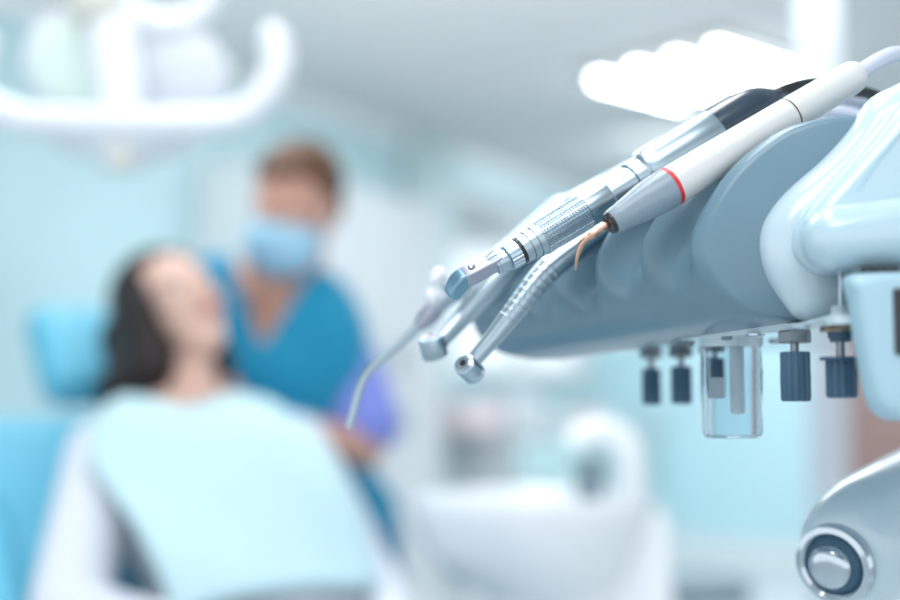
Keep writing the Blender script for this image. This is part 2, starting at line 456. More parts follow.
# --- control knobs
def control_knob(px, d_, r, L, stem, nutr, nuth, kind='plain'):
    x = (px - 450) / F * d_; z = plate_z(d_)
    flutes = 14
    def mod(t, an):
        return -r * .09 * (1 if math.cos(flutes * an) < -.35 else 0) if t > .0004 else 0
    k0 = nuth + stem
    prof = [(k0, r * .55), (k0, r * .93), (k0 + .0006, r), (k0 + L * .45, r), (k0 + L * .46, r * 1.02), (k0 + L - .0012, r * 1.0), (k0 + L - .0002, r * .93), (k0 + L, r * .8)]
    if kind == 'flange':
        prof = [(k0, r * 1.32), (k0 + .0014, r * 1.34), (k0 + .0018, r * .98)] + [(k0 + .002, r), (k0 + L - .001, r), (k0 + L, r * .85)]
        def mod(t, an):
            return -r * .09 * (1 if math.cos(flutes * an) < -.35 else 0) if t > k0 + .0016 else 0
    k = mesh_obj('control_knob', MB().lathe(prof, (x, d_, z), (0, 0, -1), 112, mod), 'knob', unit, 30)
    mesh_obj('stem', MB().lathe([(0, .0021), (k0 + .001, .0021)], (x, d_, z), (0, 0, -1), 16), 'nut', k)
    if kind == 'flange':
        mesh_obj('washer', MB().lathe([(0, .0088), (.001, .0092), (.0018, .0092), (.0018, .0075)], (x, d_, z), (0, 0, -1), 32), 'brass', k)
        mesh_obj('gasket', MB().lathe([(-.0008, .0092), (0.0002, .0092)], (x, d_, z), (0, 0, -1), 32), 'black', k)
        mesh_obj('collar', MB().lathe([(.0018, .0058), (.0045, .0058), (.005, .005), (.0065, .0048)], (x, d_, z), (0, 0, -1), 32), 'knob', k)
    else:
        mesh_obj('nut', MB().lathe([(0, nutr * .9), (.0008, nutr), (nuth - .0008, nutr), (nuth, nutr * .9)], (x, d_, z), (0, 0, -1), 6), 'nut', k, 20)
    return k
control_knob(795, .600, .0071, .0238, .004, .0080, .0062)
control_knob(841, .580, .0072, .0190, .0085, .008, .005, 'flange')
control_knob(712, .745, .0066, .0225, .0045, .0078, .006)
control_knob(681, .786, .0064, .0235, .0055, .0076, .006)
control_knob(651, .815, .0060, .0235, .0065, .0074, .0055)

# --- clear cup
bx, by, bz = (731 - 450) / F * .69, .69, plate_z(.69)
R_ = .0165; H_ = .0535
prof = [(0.001, R_), (.016, R_), (.0165, R_ * 1.02), (H_ - .004, R_ * .99), (H_ - .001, R_ * .95), (H_, R_ * .86), (H_ - .001, R_ * .8), (H_ - .004, R_ * .84), (.012, R_ * .86), (.001, R_ * .86)]
cup = mesh_obj('filter_cup', MB().lathe(prof, (bx, by, bz), (0, 0, -1), 40), 'glass', unit)
mesh_obj('cap_ring', MB().lathe([(0, R_ * 1.05), (.0035, R_ * 1.05), (.004, R_ * .95)], (bx, by, bz), (0, 0, -1), 40), 'plate', cup)
mesh_obj('inner_tube', MB().lathe([(0.003, .004), (.040, .004), (.041, .002)], (bx + .003, by, bz), (0, 0, -1), 16), 'label', cup)
mesh_obj('sticker', MB().box((bx - .0112, by - .0130, bz - .0265), (.0095, .0006, .0115), Matrix.Rotation(-.7, 3, 'Z'), .0002), 'cone', cup)

# --- end shell (white bezel nearer than the holder)
def loft_outline(px_pts, layers, n=6, closed_smooth=True):
    "px_pts outline at reference depth; layers: (depth, inset) ; inset moves towards the centroid in metres"
    ref = [P(x, y, px_pts[0][2]) for x, y, _ in px_pts]
    loop = catmull(ref + [ref[0]], n)[:-1]
    cum = [0]
    for i in range(len(loop)): cum.append(cum[-1] + (loop[(i + 1) % len(loop)] - loop[i]).length)
    N = 150; ext = loop + [loop[0]]; res = []; j = 0
    for i in range(N):
        t_ = cum[-1] * i / N
        while cum[j + 1] < t_: j += 1
        res.append(ext[j].lerp(ext[j + 1], (t_ - cum[j]) / max(1e-9, cum[j + 1] - cum[j])))
    loop = res; rings = []
    ar = sum(loop[i].x * loop[(i + 1) % N].z - loop[(i + 1) % N].x * loop[i].z for i in range(N))
    sg = 1 if ar > 0 else -1
    nr = []
    for i in range(N):
        t = loop[(i + 1) % N] - loop[i - 1]; t.normalize()
        nr.append(V((-t.z, 0, t.x)) * sg)
    mx = max(ins for _, ins in layers)
    Q = [p + q * mx for p, q in zip(loop, nr)]
    for _ in range(int(mx * 6000) + 10):
        Q = [Q[i] * .5 + (Q[i - 1] + Q[(i + 1) % N]) * .25 for i in range(N)]
    for d_, ins in layers:
        rings.append([V((p.x + (q.x - p.x) * ins / mx, d_, p.z + (q.z - p.z) * ins / mx)) for p, q in zip(loop, Q)])
    return MB().rings(rings)
def rside(yb, yt): return [(1090, yb), (1130, yb - (yb - yt) * .08), (1150, yb - (yb - yt) * .3), (1150, yt + (yb - yt) * .3), (1130, yt + (yb - yt) * .08), (1090, yt)]
out = [(1030, 24), (960, 48), (905, 80), (868, 100), (848, 130), (820, 161), (787, 190), (766, 216), (758, 242), (764, 275), (781, 303), (798, 320), (840, 325), (900, 325), (1020, 325)] + rside(325, 10)
out = [(x, y, .602) for x, y in out]
shell = loft_outline(out, [(.612, .001)] + [(.602 - .016 * math.sin(PI / 2 * k / 9), .016 * (1 - math.cos(PI / 2 * k / 9))) for k in range(10)])
mesh_obj('end_shell', shell, 'shell', unit, 60)
# raised front housing
hs = [(1030, 30), (970, 55), (905, 98), (868, 140), (835, 178), (812, 205), (800, 226), (800, 248), (810, 264), (830, 274), (870, 272), (920, 269), (1030, 266)] + rside(266, 16)
hs = [(x, y, .575) for x, y in hs]
house = loft_outline(hs, [(.592, .0)] + [(.575 - .010 * math.sin(PI / 2 * k / 8), .010 * (1 - math.cos(PI / 2 * k / 8))) for k in range(9)])
mesh_obj('front_housing', house, 'housing', unit, 60)
# rounded grip bar along its lower edge
bar = []
yc = .562
for x0, k in [(803 + 30 * (1 - math.cos(PI / 2 * q / 12)), max(.04, math.sin(PI / 2 * q / 12))) for q in range(13)] + [(860, 1), (900, 1), (960, 1), (1040, 1)]:
    u = (x0 - 833) / 207.0
    top = 206 - max(0, u) * 30; bot = 273 - max(0, u) * 14
    zc = (Zat(top, yc) + Zat(bot, yc)) / 2; hh = (Zat(top, yc) - Zat(bot, yc)) / 2 * k
    x = (x0 - 450) / F * yc
    ring = []
    for j in range(36):
        an = 2 * PI * j / 36; cc, ss = math.cos(an), math.sin(an)
        ring.append(V((x, yc + .018 * k * math.copysign(abs(cc) ** .92, cc), zc + hh * math.copysign(abs(ss) ** .92, ss))))
    bar.append(ring)
mesh_obj('grip_bar', MB().rings(bar), 'housing', unit, 60)
# thin raised triangle ridge on housing
q = [P(905, 128, .5648), P(880, 158, .5648), P(858, 190, .5648)]
mesh_obj('seam_line', MB().tube(q, .0004, 8), 'panel', unit)
# dark gap under grip bar with fixings
mesh_obj('underside_strip', MB().box((P(905, 272, .56).x, .562, P(900, 272, .56).z), (.05, .02, .004), None, .001), 'grey', unit)
for px in (868, 882, 893):
    mesh_obj('fixing', MB().ell(P(px, 271, .547), (.0035, .003, .0022)), 'black', unit)
mesh_obj('pin', MB().tube([P(841, 272, .575), P(841, 322, .575)], .0013, 12), 'steel2', unit)
mesh_obj('pin_collar', MB().lathe([(0, .0045), (.004, .005), (.008, .006), (.009, .0065)], P(841, 306, .575), (0, 0, -1), 24), 'plate', unit)
# side panel with display
sp = [(1030, 268), (900, 272), (846, 276), (849, 300), (856, 345), (863, 385), (870, 408), (884, 419), (905, 421), (1030, 421)] + rside(421, 268)
pan = loft_outline([(x, y, .546) for x, y in sp], [(.552, .001), (.548, 0), (.542, 0.0004), (.538, .0014), (.536, .003), (.5355, .005)], n=5)
sidep = mesh_obj('side_panel', pan, 'panel', unit, 60)
a_, b_ = P(893, 288, .535), P(960, 355, .535)
mesh_obj('display', MB().box(((a_.x + b_.x) / 2, .535, (a_.z + b_.z) / 2), (b_.x - a_.x, .003, a_.z - b_.z), None, .0012), 'display', sidep)
# articulated arm joint, lower right
ax0 = P(832, 566, .70); ax = V((.66, .72, .17)).normalized()
# body of the knuckle: loft between outline rings
jr = [(0.000, .0185), (.001, .0225), (.004, .0262), (.010, .0300), (.018, .033), (.03, .0355), (.045, .0368), (.07, .0375), (.10, .038), (.13, .038)]
jt = mesh_obj('arm_joint', MB().lathe(jr, ax0 + ax * .003 + V((.004, 0, .004)), ax, 56), 'shell', unit)
mesh_obj('bearing_ring', MB().lathe([(-.001, .0165), (-.0035, .0165), (-.005, .0185), (-.004, .0215), (0.002, .0225)], ax0 + ax * .004, ax, 48), 'chrome', jt)
mesh_obj('bearing_groove', MB().lathe([(-.002, .0135), (.004, .0190)], ax0 + ax * .0005, ax, 48), 'knob', jt)
mesh_obj('bolt_cap', MB().lathe([(-.009, .003), (-.0085, .009), (-.0065, .0115), (-.003, .0125), (.003, .0125)], ax0 + ax * .0015 , ax, 40), 'chrome', jt)
arm = MB().tube(catmull([ax0 + ax * .06, ax0 + ax * .11, P(950, 530, .80), P(968, 470, .80), P(990, 400, .78), P(1010, 330, .72)], 6), [.034] * 11 + [.040] * 20, 32)
mesh_obj('support_arm', arm, 'white', unit)
mesh_obj('support_column', MB().tube([V((.50, .80, .05)), V((.50, .80, .90))], .045, 32).tube([V((.50, .80, .88)), V((.46, .80, .95)), V((.40, .80, .98))], .034, 24), 'white', unit)
mesh_obj('foot', MB().lathe([(0, .24), (.03, .24), (.05, .2), (.055, .05)], (.50, .80, 0), (0, 0, 1), 48), 'white', unit)

# ================================================================== INSTRUMENTS
class Line:
    "straight instrument axis between two pixel/depth points; s in pixel columns"
    def __init__(s, a, b):
        s.a = P(*a); s.b = P(*b); s.ax = (s.b - s.a).normalized(); s.L = (s.b - s.a).length
    def t(s, px):
        k = (px - 450) / F
        return (k * s.a.y - s.a.x) / (s.ax.x - k * s.ax.y)
    def pt(s, px): return s.a + s.ax * s.t(px)
    def r(s, px, rpx): return rpx * s.pt(px).y / F
    def prof(s, lst): return [(s.t(x), s.r(x, r)) for x, r in lst]
    def lathe(s, lst, seg=56, mod=None): return MB().lathe(s.prof(lst), s.a, s.ax, seg, mod)

# ---- 1. ultrasonic scaler (nearest)
SL = Line((612, 222, .607), (866, 69, .640))
sca = thing('ultrasonic_scaler', 'thick white handpiece with a red ring, grey cone and copper tip, nearest of the row', 'dental tool', P(700, 190, .6235))
mesh_obj('handle', SL.lathe([(674.6, 15), (674.6, 20.6), (690, 20.6), (740, 19.6), (795, 18.4)]), 'cream', sca)
mesh_obj('seam_ring', SL.lathe([(794, 18.0), (794.2, 18.55), (795.6, 18.5), (795.8, 18)]), 'seam', sca)
mesh_obj('rear_sleeve', SL.lathe([(795.4, 15), (795.4, 18.4), (825, 17.7), (856, 17.2), (862, 16.3), (866, 14), (868, 10), (868.6, 5)]), 'cream', sca)
mesh_obj('red_ring', SL.lathe([(670.8, 20), (671, 20.9), (674.6, 20.9), (674.8, 20)]), 'red', sca)
mesh_obj('cone', SL.lathe([(613, 9), (612.4, 11.5), (614, 12.8), (622, 14), (632, 16), (642, 18.2), (652, 19.9), (662, 20.7), (671, 20.8)]), 'cone', sca)
mesh_obj('nose_ring', SL.lathe([(610, 7.5), (609.5, 10.4), (611, 11.6), (613, 12), (614, 11)]), 'black', sca)
dn = .607
tp = catmull([SL.pt(613), P(603, 227, dn - .001), P(593, 234, dn - .002), P(584, 241, dn - .002), P(579.5, 250, dn - .001), P(577, 259, dn), P(575.5, 270, dn + .002)], 5)
n_ = len(tp)
rr_ = [S(interp([0, .22, .24, .38, .40, .6, .75, 1], [3.6, 4.8, 3.9, 4.4, 3.4, 3.2, 2.4, .9], i / (n_ - 1)), dn) for i in range(n_)]
mesh_obj('tip', MB().tube(tp, rr_, 16), 'copper', sca)
hz = catmull([SL.pt(866), P(882, 59, .655), P(900, 54, .67), P(930, 60, .69), P(970, 120, .68)], 6)
mesh_obj('hose', MB().tube(hz, S(8.5, .65), 20), 'hose', sca)

# ---- 2. micromotor with contra-angle
ML = Line((522, 249.5, .643), (745, 114.5, .672))
mot = thing('contra_angle_handpiece', 'silver handpiece with an angled flat head, knurled grip and black rear connector', 'dental tool', ML.pt(640))
def knurl(t, an):
    return .00026 * (1 if math.cos(33 * an + .1) > 0 else -1) - (.00036 if (t / .0018) % 1 < .28 else 0)
xs = [541 + 44 * i / 100 for i in range(101)]
mesh_obj('knurled_grip', MB().lathe([(ML.t(540.5), ML.r(540, 15))] + ML.prof([(x, 17.6 + .4 * (x - 541) / 44) for x in xs]) + [(ML.t(585.5), ML.r(585, 15))], ML.a, ML.ax, 264, knurl), 'steel', mot, 25)
mesh_obj('stepped_collar', ML.lathe([(521, 12), (521.2, 15), (527.4, 15.3), (527.6, 14.5), (528.2, 14.5), (528.4, 16), (534, 16.3), (534.2, 15.6), (534.8, 15.6), (535, 17.0), (540.6, 17.5), (540.8, 15)]), 'steel', mot, 25)
mesh_obj('front_sleeve', ML.lathe([(585.2, 15), (585.3, 17.8), (608, 17.9), (609, 17.4), (609.6, 17.9), (632, 19.2), (632.2, 18), (634, 18), (634.4, 20.6), (644, 21.6), (648, 24.6)]), 'steel', mot, 25)
mesh_obj('motor_body', ML.lathe([(646, 19), (646.5, 24.2), (650, 25.8), (660, 26.4), (690, 26.4), (716, 26.2), (717.5, 25.6), (717.8, 20)]), 'steel', mot, 30)
mesh_obj('rear_connector', ML.lathe([(716, 21), (717, 25.0), (735, 25.0), (750, 24.2), (760, 22.2), (768, 18.5), (775, 13.5), (780, 9), (784, 6.5), (790, 6.2)]), 'navy', mot, 50)
mesh_obj('highlight_strip', MB().tube([ML.pt(718) + (V((-.51, -.05, .86)) * ML.r(718, 24.4)), ML.pt(748) + (V((-.51, -.05, .86)) * ML.r(746, 23.8))], [.0016, .0012], 12), 'chrome', mot)  # bright sliver stands in for the highlight along the connector's top
mesh_obj('o_ring', ML.lathe([(518.6, 12.0), (518.8, 14.2), (519.8, 14.5), (520.8, 14.2), (521, 12)]), 'black', mot)
def knurl2(t, an): return .00016 * (1 if (int(an / (2 * PI) * 40) % 2) else -1)
mesh_obj('knurled_ring', ML.lathe([(507.6, 11.5), (508, 13.2), (513, 13.8), (518.2, 13.9), (518.6, 13.0)], 160, knurl2), 'steel2', mot, 25)
mesh_obj('neck', ML.lathe([(495, 6), (495.2, 9.8), (498, 10.6), (503, 11.2), (506, 11.6), (507.4, 11), (508, 9)]), 'steel', mot)
mesh_obj('neck_seal', ML.lathe([(497.3, 9), (497.4, 10.5), (498.6, 10.6), (498.8, 9)]), 'black', mot)
mh = catmull([ML.pt(782), ML.pt(792), P(815, 84, .685), P(850, 90, .69), P(880, 98, .70), P(930, 130, .70)], 6)
mesh_obj('hose', MB().tube(mh, S(6.2, .68), 16), 'black', mot)
# flat head
ha = (P(506, 257, .6415) - P(463, 279.5, .637)).normalized()
hn = V((-ha.z, 0, ha.x)).normalized(); cyv = ha.cross(hn).normalized()
if cyv.y > 0: cyv = -cyv
T = (hn * .66 + cyv * .75).normalized(); Sd = T.cross(ha).normalized()
if Sd.z > 0: Sd = -Sd
def hsec(c, hw, ht, u=None, w=None, k=.32, n=6, tt=0):
    u = u or Sd; w = w or T; pts = []
    for sx, sy in ((1, 1), (-1, 1), (-1, -1), (1, -1)):
        a0_ = {(1, 1): 0, (-1, 1): 90, (-1, -1): 180, (1, -1): 270}[(sx, sy)]
        rr = min(hw, ht) * k
        for i in range(n + 1):
            an = math.radians(a0_ + 90 * i / n)
            pts.append(c + u * (sx * (hw - rr) + rr * math.cos(an)) + w * (sy * (ht - rr) + rr * math.sin(an)))
    return pts
o_ = P(464, 278, .637)
def hp(mm, dt=0): return o_ + ha * mm * .001 + T * dt * .001
secs = [hsec(hp(-1.5, -.3), .0040, .0038), hsec(hp(0, 0), .0046, .0044), hsec(hp(6), .0048, .0044), hsec(hp(11), .0045, .0042), hsec(hp(15), .0043, .0040), hsec(hp(18, .6), .0050, .0040), hsec(hp(20.5, 1.0), .0048, .0038), hsec(hp(21.5, 1.1), .0038, .0032)]
head = mesh_obj('head_block', MB().rings(secs), 'lav', mot, 35)
# nose cap bending down
nd = (P(450, 292, .637) - P(462, 276, .637)).normalized()
nd = (nd + T * -.25).normalized()
nw = nd.cross(Sd).normalized()
n0 = hp(-.2, .2)
def nsec(k, hw, ht):
    d_ = ha.lerp(-nd, min(1, k / 3.5)).normalized() if k < 3.5 else -nd
    w = d_.cross(Sd).normalized(); w = w if w.dot(T) > 0 else -w
    pos = n0 - ha * min(k, 3) * .001 * .8 + nd * max(0, k - 1) * .001
    return hsec(pos, hw, ht, Sd, w, .45)
mesh_obj('nose_cap', MB().rings([nsec(0, .0046, .0044), nsec(1.2, .0047, .0045), nsec(2.4, .0047, .0044), nsec(3.6, .0046, .0042), nsec(6, .0045, .0038), nsec(9.0, .0042, .0034), nsec(10.2, .0036, .0028), nsec(10.8, .0024, .0018)]), 'bluemetal', head, 40)
zt0 = hp(5.6, 4.4)
mesh_obj('screw_socket', MB().lathe([(-.0002, .0021), (.00025, .0021), (.0003, .0017)], zt0, T, 28), 'black', head)
mesh_obj('screw', MB().lathe([(0, .0014), (.0006, .0013), (.0008, .0007)], zt0 - Sd * .0003 - ha * .0003, T, 24), 'chrome', head)
mesh_obj('push_line', MB().box(hp(11.2, 4.25), (.0003, .0030, .0003), Matrix((ha, Sd, T)).transposed()), 'grey', head)
for k, (l0, l1, w_) in enumerate(((14.0, 20.0, -.0026), (13.4, 20.2, -.0009), (13.4, 20.2, .0008), (14.0, 20.0, .0025))):
    a1 = hp(l0, 3.95) + Sd * w_ * .6; b1 = hp(l1, 4.75) + Sd * w_ * 1.15
    mesh_obj('groove', MB().tube([a1, b1], [.00015, .0005], 8), 'steel2' if k % 2 else 'grey', head)

# ---- 3./4. turbines
def curved_lathe(pts, rads, seg=40, n=8):
    pp = catmull(pts, n); m_ = len(pp)
    ks = [i / (len(rads) - 1) for i in range(len(rads))]
    return pp, [interp(ks, rads, i / (m_ - 1)) for i in range(m_)]
def turbine(label, pts, rads, headc, hax, hr, hl, grip=True, face='steel', capm='chrome'):
    t = thing('turbine_handpiece', label, 'dental tool', pts[3])
    pp, rr = curved_lathe(pts, rads)
    mesh_obj('handle', MB().tube(pp, rr, 40), 'steel', t)
    if grip:
        n = len(pp)
        i0, i1 = int(n * .22), int(n * .44)
        a, b = pp[i0], pp[i1]
        for k in range(9):
            q = k / 8 * (i1 - i0) + i0; i = int(q); f = q - i
            c = pp[i].lerp(pp[i + 1], f); r = rr[i]; tg = (pp[i + 1] - pp[i]).normalized()
            pr = [(-.0010, r * .99), (-.0006, r * 1.02), (0, r * 1.04), (.0006, r * 1.02), (.0010, r * .99)]
            mesh_obj('grip_ring', MB().lathe(pr, c, tg, 40), 'steel', t)
    hax = V(hax).normalized()
    hd = mesh_obj('head', MB().lathe([(-hl, hr * .45), (-hl, hr * .80), (-hl * .93, hr * .93), (-hl * .75, hr), (hl * .5, hr), (hl * .56, hr * .94), (hl * .6, hr * .94), (hl * .64, hr), (hl * .86, hr), (hl, hr * .86), (hl, hr * .3)], headc, hax, 44), face, t, 35)
    mesh_obj('head_cap', MB().lathe([(-hl - .0010, hr * .28), (-hl - .0012, hr * .5), (-hl - .0008, hr * .7), (-hl + .0006, hr * .78)], headc, hax, 36), capm, hd)
    mesh_obj('chuck_hole', MB().lathe([(-hl - .0014, hr * .22), (-hl - .0013, hr * .30), (-hl, hr * .32)], headc, hax, 24), 'black', hd)
    return t
d1_ = .683
t1 = turbine('silver turbine handpiece with ringed grip and a dark hole in its drum head, hanging lowest',
    [P(474, 360, d1_ - .004), P(496, 334, d1_ - .002), P(520, 304, d1_), P(545, 273, d1_ + .003), P(575, 248, d1_ + .007), P(612, 224, .695), P(700, 172, .70), P(790, 118, .705)],
    [S(7.5, d1_), S(9.5, d1_), S(11.5, d1_), S(13, d1_), S(14, d1_), S(14.5, d1_), S(14.5, d1_), S(13, d1_)],
    P(469.5, 369, d1_ - .005), (P(481, 380, d1_ + .009) - P(462, 362, d1_ - .009)), .0062, .0068)
mesh_obj('hose', MB().tube(catmull([P(788, 119, .705), P(830, 98, .71), P(880, 110, .72), P(930, 150, .72)], 6), .0045, 16), 'hose', t1)
d2_ = .725
t2 = turbine('smooth silver turbine handpiece with a small bright capped head, left of the ringed one',
    [P(441, 340, d2_ - .004), P(462, 318, d2_), P(484, 294, d2_), P(508, 269, d2_ + .002), P(536, 242, d2_ + .006), P(575, 213, .735), P(618, 181, .738), P(690, 138, .745)],
    [S(9, d2_), S(10, d2_), S(12, d2_), S(13.5, d2_), S(13.8, d2_), S(13.5, d2_), S(13, d2_), S(12, d2_)],
    P(433.5, 347, d2_ - .005), (P(437, 362, d2_ + .001) - P(430, 334, d2_ - .004)), .0076, .0066, grip=False, capm='lav')
mesh_obj('hose', MB().tube(catmull([P(688, 139, .745), P(760, 115, .75), P(860, 115, .76), P(930, 150, .75)], 6), .0045, 16), 'hose', t2)
# ---- 5. three-way syringe (farthest)
d3 = .765
syr = thing('air_water_syringe', 'blurred silver air-water syringe with white buttons and a long bent nozzle, farthest of the row', 'dental tool', P(500, 240, .775))
bp_ = catmull([P(432, 312, d3), P(446, 297, d3), P(468, 283, d3), P(494, 266, .770), P(524, 242, .775), P(552, 217, .778), P(578, 197, .78), P(650, 158, .785)], 6)
mesh_obj('body', MB().tube(bp_, [S(interp([0, .1, .25, .5, .8, .84, 1], [9, 11, 13, 14.5, 14, 8, 7], i / (len(bp_) - 1)), d3) for i in range(len(bp_))], 36), 'steel', syr)
mesh_obj('nozzle_collar', MB().tube([P(418, 327, d3), P(424, 321, d3), P(432, 312, d3), P(436, 307, d3)], [S(6, d3), S(9.5, d3), S(10.5, d3), S(10, d3)], 28), 'lav', syr)
nz = catmull([P(420, 325, d3), P(403, 341, d3), P(386, 355, d3), P(370, 369, d3), P(361, 384, d3), P(355, 405, d3), P(349, 428, d3)], 6)
mesh_obj('nozzle', MB().tube(nz, [S(5.0 - 1.2 * i / len(nz), d3) for i in range(len(nz))], 18), 'steel', syr)
for (x, y, r) in ((437, 276, 10), (431, 298, 9)):
    c = P(x, y, d3 - .006); dr = (P(460, 290, d3) - c).normalized()
    mesh_obj('button', MB().lathe([(0, S(r * .3, d3)), (.0004, S(r * .7, d3)), (.002, S(r, d3)), (.005, S(r, d3)), (.006, S(r * .7, d3)), (.013, S(r * .6, d3))], c - dr * .003, dr, 28), 'lampw', syr)

# ================================================================== OPERATING LAMP (top left)
dl = 1.70
lamp = thing('operating_light', 'white dental operating light with two round lamp heads and a curved handlebar', 'light', P(120, 60, dl))
def disc(cx_, cy_, rpx, m, lensm):
    c = P(cx_, cy_, dl + .03); r = S(rpx, dl); ax_ = V((.1, -.9, -.42)).normalized()
    h = mesh_obj('lamp_head', MB().lathe([(-.07, r * .25), (-.06, r * .6), (-.035, r * .9), (-.005, r), (.008, r), (.012, r * .93)], c, ax_, 48), m, lamp)
    mesh_obj('lens', MB().lathe([(.010, r * .9), (.017, r * .6), (.019, r * .1)], c, ax_, 48), lensm, h)
disc(78, 62, 54, 'lampw', 'lens'); disc(178, 76, 52, 'lampw', 'lampw')
mesh_obj('yoke', MB().tube(catmull([P(108, -10, dl), P(112, 40, dl - .02), P(120, 90, dl - .03), P(122, 140, dl - .02)], 5), [S(interp([0, 1], [27, 25], i / 15), dl) for i in range(16)], 28), 'lampw', lamp)
mesh_obj('ball_joint', MB().ell(P(97, 0, dl - .03), S(32, dl)), 'lampc', lamp)
mesh_obj('suspension_arm', MB().tube(catmull([P(100, -4, dl), P(150, 22, dl - .01), P(185, 22, dl), P(208, 0, dl), P(214, -60, dl), P(214, -260, dl)], 6), S(14, dl), 24), 'lampw', lamp)
ps = P(214, -260, dl)
mesh_obj('ceiling_post', MB().tube([ps, V((ps.x, ps.y, HC))], .028, 24), 'lampw', lamp)
hb = catmull([P(-18, 45, dl - .05), P(-26, 72, dl - .05), P(-18, 100, dl - .05), P(20, 118, dl - .06), P(70, 122, dl - .07), P(130, 123, dl - .07), P(200, 122, dl - .06), P(240, 115, dl - .05), P(266, 94, dl - .05), P(277, 66, dl - .05), P(274, 38, dl - .05)], 6)
mesh_obj('handlebar', MB().tube(hb, S(15.5, dl), 24).ell(hb[0], S(15.5, dl)).ell(hb[-1], S(15.5, dl)), 'lampw', lamp)
mesh_obj('lower_cover', MB().ell(P(125, 142, dl - .02), (S(72, dl), .06, S(20, dl))).ell(P(122, 155, dl - .02), (S(32, dl), .045, S(18, dl))), 'lampw', lamp)
mesh_obj('joystick', MB().lathe([(0, .018), (.01, .018), (.016, .014), (.03, .014), (.034, .009)], P(122, 148, dl - .05), (0, -.3, -1), 24), 'lampc', lamp)

# ================================================================== SPITTOON
dsn = 1.95
sx = (530 - 450) / F * dsn
spit = thing('spittoon', 'white spittoon basin with a thick arched water spout', 'basin', (sx, dsn, 0))
rz = Zat(492, dsn)
def basin_ring(a, b, z, sh=0): return [V((sx + sh + a * math.cos(2 * PI * j / 48), dsn + b * math.sin(2 * PI * j / 48), z)) for j in range(48)]
mesh_obj('basin', MB().rings([basin_ring(.09, .08, rz - .16, .02), basin_ring(.13, .11, rz - .13, .01), basin_ring(.165, .14, rz - .08), basin_ring(.184, .155, rz - .03), basin_ring(.19, .16, rz - .006), basin_ring(.188, .158, rz), basin_ring(.178, .148, rz - .002), basin_ring(.17, .14, rz - .03), basin_ring(.14, .12, rz - .08), basin_ring(.08, .07, rz - .11), basin_ring(.02, .02, rz - .115)]), 'ceramic', spit)
mesh_obj('spout', MB().tube(catmull([P(576, 447, dsn), P(582, 436, dsn), P(600, 432, dsn), P(620, 438, dsn), P(630, 456, dsn), P(631, 500, dsn + .02), P(631, 540, dsn + .02)], 6), [S(14, dsn)] * 12 + [S(15, dsn)] * 25, 24), 'ceramic', spit)
xb = P(632, 540, dsn).x
mesh_obj('pedestal', MB().box((xb - .02, dsn + .08, (rz - .02) / 2), (.16, .24, rz - .02), None, .03, 5).box((sx + .03, dsn + .02, (rz - .14) / 2 ), (.18, .18, rz - .14), None, .03, 4), 'ceramic', spit)
cupo = thing('rinse_cup', 'dark blue-grey cup standing on the spittoon beneath the spout', 'cup', P(586, 492, dsn + .02))
cp = P(590, 492, dsn + .0)
mesh_obj('cup_body', MB().lathe([(0, .02), (.065, .028), (.066, .026), (.006, .018)], (cp.x, cp.y, rz - .012), (0, 0, 1), 32), 'grey', cupo)
# cup holder ledge
mesh_obj('cup_ledge', MB().lathe([(0, .034), (.008, .036), (.01, .03)], (cp.x, cp.y, rz - .0225), (0, 0, 1), 32).box((cp.x + .05, cp.y + .02, rz - .018), (.08, .04, .008), None, .002), 'ceramic', spit)

# operator stool by the back wall
st = P(694, 590, 3.6)
stool = thing('operator_stool', 'round stool with a dark slate seat behind the spittoon', 'stool', (st.x, st.y, 0))
zs = Zat(574, 3.6)
mesh_obj('seat', MB().lathe([(zs - .075, .12), (zs - .07, .15), (zs - .05, .165), (zs - .015, .165), (zs - .004, .15), (zs, .1)], (st.x, st.y, 0), (0, 0, 1), 40), 'grey', stool)
mesh_obj('gas_lift', MB().tube([V((st.x, st.y, .07)), V((st.x, st.y, zs - .07))], .025, 20), 'chrome', stool)
for k in range(5):
    an = 2 * PI * k / 5 + .3; e = V((st.x + .24 * math.cos(an), st.y + .24 * math.sin(an), .065))
    lg = mesh_obj('leg', MB().tube([V((st.x, st.y, .09)), e], [.022, .014], 12), 'chrome', stool)
    mesh_obj('caster', MB().lathe([(-.012, .02), (-.012, .027), (.012, .027), (.012, .02)], e - V((0, 0, .038)), (-math.sin(an), math.cos(an), 0), 20), 'black', lg)

# ================================================================== PEOPLE
def frame(fwd, up):
    f = V(fwd).normalized(); u = V(up); u = (u - f * u.dot(f)).normalized(); r = f.cross(u).normalized()   # r: to the figure's right... (image sense handled by symmetry)
    return f, u, r
def add_head(mb, c, fwd, up, s=1.0):
    f, u, r = frame(fwd, up); Rm = Matrix((r, f, u)).transposed()
    L = lambda x, y, z: V(c) + (r * x + f * y + u * z) * s
    mb.ell(L(0, -.012, .03), (.074 * s, .093 * s, .085 * s), Rm)             # cranium
    mb.ell(L(0, .022, -.025), (.060 * s, .066 * s, .072 * s), Rm)            # face
    mb.ell(L(0, .040, -.078), (.036 * s, .038 * s, .034 * s), Rm)            # jaw
    mb.ell(L(0, .066, -.098), (.018 * s, .018 * s, .015 * s), Rm)            # chin
    mb.cap(L(0, .086, .010), L(0, .103, -.026), .0075 * s, .0125 * s)        # nose
    for q in (-1, 1):
        mb.ell(L(.012 * q, .097, -.031), (.008 * s,) * 3)
        mb.ell(L(.034 * q, .066, -.022), (.022 * s, .016 * s, .018 * s), Rm)  # cheek
        mb.cap(L(.012 * q, .084, .022), L(.046 * q, .070, .021), .008 * s, .006 * s)  # brow
        mb.ell(L(.076 * q, -.006, -.008), (.009 * s, .019 * s, .030 * s), Rm)  # ear
    mb.ell(L(0, .083, -.058), (.022 * s, .010 * s, .007 * s), Rm)
    return L, Rm, (f, u, r)
